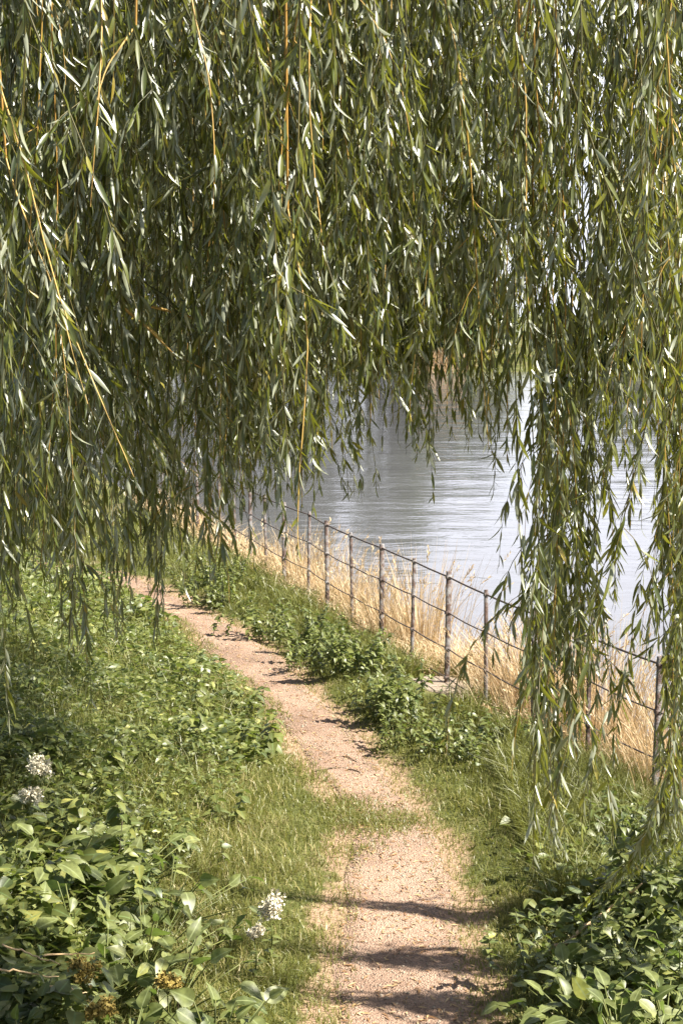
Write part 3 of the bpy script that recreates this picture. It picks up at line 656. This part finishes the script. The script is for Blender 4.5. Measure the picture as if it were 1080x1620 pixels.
def nettle(label, px, py, seed, n=7, L=.09, hgt=.5, spread_=.16, group='tall leafy weeds', tint0=.45, name='leafy_weed'):
    rng = R_(seed); t, o = plant(name, label, 'plant', group, px, py, hgt)
    for k in range(n):
        g = Geo(); b = o + np.array([rng.normal(0, spread_), rng.normal(0, spread_), -.02]); lean = rng.normal(0, .16, 2); l = hgt * rng.uniform(.6, 1.1); q = np.linspace(0, 1, 8)[:, None]
        st = b + np.array([lean[0], lean[1], 1.]) * l * q + np.array([lean[0], lean[1], -.1]) * l * q * q * .8; tube(g, st, np.linspace(.005, .002, 8), 4)
        s = np.arange(.18, 1.0, .042 / l); m_ = len(s); ph = rng.uniform(0, 6.28); a = np.repeat(ph + np.arange(m_) * 1.57, 2) + np.tile([0, np.pi], m_) + rng.normal(0, .3, 2 * m_)
        P = np.repeat(sample(st, s * l), 2, 0); D = np.stack([np.cos(a), np.sin(a), rng.uniform(-.5, .3, 2 * m_)], -1)
        Ls = L * np.repeat(np.interp(s, [.1, .5, .85, 1], [.7, 1.1, .85, .4]), 2) * rng.uniform(.8, 1.2, 2 * m_)
        leaves(g, P, D, np.array([0, 0, 1.]) + rng.normal(0, .35, (2 * m_, 3)), Ls, Ls * .30, np.clip(rng.normal(tint0, .18, 2 * m_), 0, 1), OVATE, bend=rng.uniform(.1, .5, 2 * m_), fold=.25, wave=.012, rng=rng, m=1)
        part(g, 'leafy_stem', [M['stem'], M['herb']], t)
    return t
def reed(label, px, py, seed, hgt=.6, n=150, r=.16, tint0=.5):
    rng = R_(seed); x, y = px, py; z = float(land(x, y)); o = np.array([x, y, z]);     g = Geo(); P = o + np.stack([rng.normal(0, r, n), rng.normal(0, r, n), np.full(n, -.02)], -1)
    out_ = norm(np.stack([P[:, 0] - x, P[:, 1] - y, np.zeros(n)], -1)); hg = hgt * rng.uniform(.5, 1.15, n); ln = rng.uniform(.05, .55, n)
    q = np.linspace(0, 1, 6); wv = np.array([1, .95, .85, .7, .45, .12]); bb = rng.uniform(0, 6.28, n); s = np.stack([np.cos(bb), np.sin(bb), np.zeros(n)], -1) * rng.uniform(.0022, .0045, n)[:, None]
    C = P[:, None] + np.array([0, 0, 1.]) * (hg[:, None] * (q - .35 * ln[:, None] * q * q))[..., None] + out_[:, None] * (hg * ln)[:, None, None] * (q * q)[None, :, None]
    V = np.stack([C - s[:, None] * wv[None, :, None], C + s[:, None] * wv[None, :, None]], 2).reshape(-1, 3)
    k = np.arange(5) * 2; Q = np.stack([k, k + 1, k + 3, k + 2], -1); g.add(V, None, (Q[None] + (np.arange(n) * 12)[:, None, None]).reshape(-1, 4), np.repeat(np.clip(rng.normal(tint0, .2, n), 0, 1), 12))
    nh = max(4, n // 9)
    for e in C[rng.integers(0, n, nh)]:
        tip, dr = e[-1], norm(e[-1] - e[-2]); m_ = 9; a = rng.uniform(0, 6.28, m_); f = np.linspace(0, 1, m_)[:, None]
        leaves(g, tip - dr * .12 * (1 - f), norm(dr + .5 * np.stack([np.cos(a), np.sin(a), np.zeros(m_)], -1)), rng.normal(0, 1, (m_, 3)), .05, .006, rng.uniform(.4, .9), SIMPLE, bend=.3)
    tag(g.build('dry_grass_clump', M['straw'], origin=o), label, 'dry grass', 'dry grass clumps behind the fence')
def meadow(label, px, py, seed, hgt=.45, R=.06, n=130, mat='petal'):
    rng = R_(seed); t, o = plant('flowering_weed', label, 'flower', 'cream flowers on the left bank', px, py, hgt)
    gs, gl, gf = Geo(), Geo(), Geo(); q = np.linspace(0, 1, 7)[:, None]; top = o + np.array([rng.normal(0, .02), rng.normal(0, .02), hgt]); st = o * (1 - q) + top * q; st[:, 0] += .02 * np.sin(q[:, 0] * 4); tube(gs, st, np.linspace(.005, .003, 7), 5)
    C = top + rng.normal(0, 1, (9, 3)) * R * np.array([.42, .38, .22])
    for c in C: tube(gs, [st[-2], c], .0015, 3)
    n = int(n * 2.4); P = C[rng.integers(0, 9, n)] + norm(rng.normal(0, 1, (n, 3))) * R * rng.uniform(.1, .55, (n, 1)); leaves(gf, P, rng.normal(0, 1, (n, 3)) + (0, 0, .4), rng.normal(0, 1, (n, 3)), rng.uniform(.013, .026, n), rng.uniform(.005, .010, n), .5, SIMPLE, bend=.3)
    m_ = 8; s = np.linspace(.2, .8, m_); a = np.arange(m_) * 2.4; leaves(gl, sample(st, s * .8 * length(st)), np.stack([np.cos(a), np.sin(a), np.full(m_, .2)], -1), np.array([[0, 0, 1.]] * m_), .07, .018, .5, OVATE, bend=.3, wave=.01, rng=rng)
    part(gs, 'stem', M['stem'], t); part(gl, 'leaf', M['herb'], t); part(gf, 'flower_head' if mat == 'petal' else 'seed_head', M[mat], t); return t

# broad leaved plants, bottom right
BR = [('large grey-green broad-leaved plant in the bottom right corner of the view', 1052, 1560, 22, .20), ('broad-leaved plant with bright yellow-green leaves at the right edge below the trailing branch', 1062, 1478, 18, .18),
      ('sunlit broad-leaved plant just right of the pale stick lying on the ground', 985, 1490, 20, .19), ('broad-leaved plant nearest the shaded path edge, lower right', 905, 1545, 18, .18),
      ('dense rosette of upturned grey leaves at the bottom edge, right of the dark shade', 975, 1575, 20, .19), ('small half-shaded broad-leaved plant behind the pale stick', 862, 1432, 9, .15),
      ('small low broad-leaved plant in the deep shade beside the path', 850, 1600, 9, .12)]
for k, (lb, px, py, n, L_) in enumerate(BR): dock(lb, px, py, 100 + k, int(n * 2.2), L_ * .70, .27 if n > 12 else .14, 'broad leaved plants right of the path')
BL = [('big pale broad-leaved plant at the left edge with one long shining leaf', 20, 1335, 16, .30), ('large broad-leaved plant below the dead flower stems on the left bank', 95, 1330, 16, .26), ('broad-leaved plant with upright dark stem rising through it, left bank', 190, 1325, 16, .20),
      ('rounded pale-leaved plant hanging over the grassy verge', 262, 1370, 16, .18), ('wide sprawling broad-leaved plant in the middle of the left bank', 120, 1405, 18, .24), ('broad-leaved plant leaning toward the long bent grass', 225, 1440, 18, .20),
      ('shining round-leaved plant alone in the verge left of the brightest white flower', 340, 1455, 8, .15), ('broad-leaved plant left of the ochre seed heads at the left edge', 25, 1455, 16, .22), ('pale broad-leaved plant above the ochre seed heads', 165, 1490, 18, .22),
      ('broad-leaved plant right of the ochre seed heads with a silver leaf', 270, 1500, 16, .20), ('bright yellow-green broad-leaved plant at the bottom edge beside the verge', 340, 1580, 20, .22), ('dark broad-leaved plant in the bottom left corner', 30, 1590, 18, .20), ('broad-leaved plant at the bottom edge below the ochre seed heads', 190, 1600, 18, .20)]
for k, (lb, px, py, n, L_) in enumerate(BL): dock(lb, px, py, 130 + k, int(n * 2.1), L_ * .62, .40 if n > 10 else .2, 'broad leaved plants left of the path', .5)
NT = [('leafy dark green weed clump drooping over the left edge of the path', 395, 1125, 9, .13, .35), ('leafy weed clump behind the one drooping over the path edge', 345, 1075, 9, .11, .35), ('tall leafy weed under the lowest willow tips, left bank', 235, 1120, 8, .10, .45),
      ('leafy weed with a yellow-green top near the middle of the left bank', 160, 1165, 8, .11, .5), ('tall leafy weed at the left edge under the shaded willow strands', 40, 1120, 8, .10, .55), ('leafy weed beside the cream flowers at the left edge', 110, 1235, 8, .11, .5),
      ('small-leaved weed at the right of the pale broad-leaved plants', 285, 1300, 7, .08, .35), ('leafy weed clump beside the dry patch of verge', 330, 1235, 8, .09, .3), ('leafy weed with thin stems in front of the sprawling broad-leaved plant', 180, 1395, 6, .08, .45), ('leafy weed low at the left edge among broad leaves', 70, 1545, 7, .09, .4)]
for k, (lb, px, py, n, L_, h_) in enumerate(NT): nettle(lb, px, py, 160 + k, n, L_, h_, group='leafy weeds left of the path')
NR = [('large dark leafy clump at the fence foot, left of the flat pale stone', 625, 1035, 16, .08, .42), ('leafy clump left of the large dark one by the fence', 545, 985, 14, .08, .40), ('rounded leafy clump halfway between path and fence', 500, 960, 14, .08, .35), ('leafy clump overhanging the right edge of the path at its middle bend', 508, 995, 12, .07, .30),
      ('small leafy clump in the dark shade of the far path edge', 425, 945, 12, .08, .36), ('leafy clump near the far end of the path, right side', 338, 895, 12, .08, .40), ('leafy clump by the fence foot where the willow hides the posts', 345, 865, 12, .08, .4), ('feathery green clump in front of the flat pale stone', 655, 1110, 16, .06, .28),
      ('low green clump between the flat pale stone and the long willow column', 765, 1125, 14, .07, .28), ('leafy clump below the nearest fence post', 985, 1255, 14, .08, .38), ('tall narrow-leaved clump at the right edge under the trailing branch', 1050, 1330, 14, .10, .42), ('dark shaded leafy clump right of the path by the shadow bands', 905, 1445, 14, .08, .32)]
for k, (lb, px, py, n, L_, h_) in enumerate(NR): nettle(lb, px, py, 190 + k, int(n * 1.8), L_ * .9, h_ * 1.3, .21, 'leafy clumps between path and fence', .40, 'leafy_clump')
MS = [('cream flower cluster at the left edge, the upper of two', 65, 1212, .5, .085, 'petal'), ('smaller cream flower cluster just below the upper one at the left edge', 45, 1262, .45, .07, 'petal'), ('brightest white flower cluster standing in the grassy verge', 422, 1435, .34, .095, 'petal'), ('tiny white flower just below the brightest white cluster', 396, 1478, .28, .04, 'petal'),
      ('ochre seed head cluster at the bottom left among broad leaves', 125, 1535, .45, .075, 'seed'), ('ochre seed head cluster right of the silver leaf at the bottom', 250, 1555, .42, .06, 'seed'), ('dark ochre seed head near the bottom edge on the left', 150, 1600, .42, .06, 'seed')]
for k, (lb, px, py, h_, r_, mt) in enumerate(MS):
    o_ = meadow(lb, px, py, 230 + k, h_, r_, 240 if r_ > .03 else 60, mt)
    if mt == 'seed': o_['category'] = 'seed head'; o_['group'] = 'ochre seed heads on the left bank'
# dry grass clumps behind the fence
ORD = ['nearest', 'second', 'third', 'fourth', 'fifth', 'sixth', 'seventh', 'eighth', 'ninth', 'tenth', 'eleventh', 'twelfth', 'thirteenth', 'fourteenth']
rng = R_(31)
CL = [(0.3, .5, .62, 190), (.9, .75, .70, 190), (1.5, .5, .75, 180), (2.1, .8, .75, 220), (2.6, .55, .75, 240), (3.2, .7, .85, 300), (3.7, .75, .80, 260), (5.2, .75, .55, 120), (6.0, .55, .75, 180), (7.0, .5, .6, 130), (8.1, .5, .6, 130), (9.2, .45, .65, 140), (10.6, .45, .65, 140), (12.0, .45, .6, 130)]
for k, (i, u, h_, n) in enumerate(CL):
    a, b = int(math.floor(i)), i - math.floor(i); p = PP[a + 4] * (1 - b) + PP[a + 5] * b
    reed('%s dry %s grass clump behind the fence, counting from the right' % (ORD[k], ['straw coloured', 'tawny', 'rusty brown'][0 if k in (0, 1, 7, 8) else (2 if k in (5, 6) else 1)]), p[0] + u * .8, p[1] + .3 * u, 250 + k, h_ * rng.uniform(1.3, 1.75), int(n * 2.1), .20, .5 if k not in (5, 6) else .25)
# small things lying about
def stick(name, label, cat, pts, r, mat, group=None):
    pts = np.array(pts, float); g = Geo(); t_ = np.linspace(0, 1, 14) * length(pts); q = sample(pts, t_); q += R_(len(label)).normal(0, r * .7, q.shape); tube(g, q, np.linspace(r, r * .45, 14), 6)
    return tag(g.build(name, M[mat], origin=pts[0]), label, cat, group)
def lie(px, py, dz=0.): x, y, z = base_for(px, py, dz); return (x, y, z + dz)
stick('dead_stick', 'pale dead stick lying on the ground under the trailing willow branch', 'stick', [lie(865, 1508, .10), lie(905, 1480, .14), lie(970, 1435, .22), lie(1010, 1400, .4)], .012, 'dry_stem')
DS = [('upper pale dry stalk lying across the leaves at the left edge', (5, 1495), (95, 1525)), ('thick pale dry stalk lying across the leaves, middle one at the left edge', (-10, 1530), (93, 1547)), ('short pale dry stalk below the ochre seed heads', (80, 1558), (140, 1572)), ('pale dry stalk right of the ochre seed heads, nearly level', (70, 1510), (150, 1508))]
for lb, a, b in DS: stick('dry_stalk', lb, 'stalk', [lie(*a, .46), lie(*b, .46)], .0055, 'dry_stem', 'dry stalks on the left bank')
ST = [('thin dark upright stem among the broad leaves on the left bank', (186, 1300), .5), ('thin dark stem leaning right near the bottom of the left bank', (280, 1480), .55)]
for lb, a, h_ in ST:
    x, y, z = base_for(a[0], a[1], h_); stick('dark_stem', lb, 'stem', [(x - .01, y, z - .02), (x, y, z + h_ * .5), (x + (.03 if a[0] < 200 else .1), y, z + h_)], .005, 'dead_wood', 'thin dark stems')
for lb, A in [('thin dark root crossing the path at its middle bend', [(492, 1182), (520, 1196), (548, 1200), (578, 1212)]), ('thin dark root crossing the path just below the first', [(500, 1222), (540, 1216), (575, 1226), (612, 1240)])]:
    stick('tree_root', lb, 'root', [np.array(lie(*a)) + (0, 0, .012) for a in A], .007, 'dead_wood', 'roots across the path')
x, y, z = lie(693, 1090); g = Geo(); rng = R_(9); a = np.arange(16) / 16 * 6.283; rr = rng.uniform(.85, 1.1, 16)
lo = np.stack([x + .30 * rr * np.cos(a), y + .34 * rr * np.sin(a), np.full(16, z - .06)], -1); hi = lo.copy(); hi[:, 2] = z + .035; inn = hi.copy(); inn[:, :2] = (hi[:, :2] - (x, y)) * .9 + (x, y); inn[:, 2] = z + .05
V = np.concatenate([lo, hi, inn, [(x, y, z + .055)]]); k = np.arange(16); k2 = (k + 1) % 16
g.add(V, np.stack([32 + k, 32 + k2, np.full(16, 48)], -1), np.concatenate([np.stack([k, k2, 16 + k2, 16 + k], -1), np.stack([16 + k, 16 + k2, 32 + k2, 32 + k], -1)]))
tag(g.build('flat_stone', M['stone'], origin=(x, y, z)), 'flat pale stone in the grass at the foot of a fence post', 'stone')
# the willow branch that trails to the ground at the right edge
rng = R_(77); G2 = Geo()
for k in range(7):
    a = at_depth(1075 + rng.normal(0, 12), 1180, 6.9 + rng.normal(0, .15)); b = np.array(lie(905 + 28 * k * .8, 1445 - 12 * k, .12)); mid = (a + b) / 2 + (0.06, 0, -.10)
    top = a + np.array([.05, -.1, 3.4]); ln = np.array([top, (top + a) / 2 + (.03, 0, 0), a, mid, b]); t_ = np.linspace(0, 1, 22) * length(ln); ln = sample(ln, t_)
    tube(G2, ln, np.linspace(.006, .002, 22), 4, cap=False); dress(G2, ln, rng, .02, .10, True)
part(G2, 'hanging_branch', [M['twig'], M['willow']], willow)
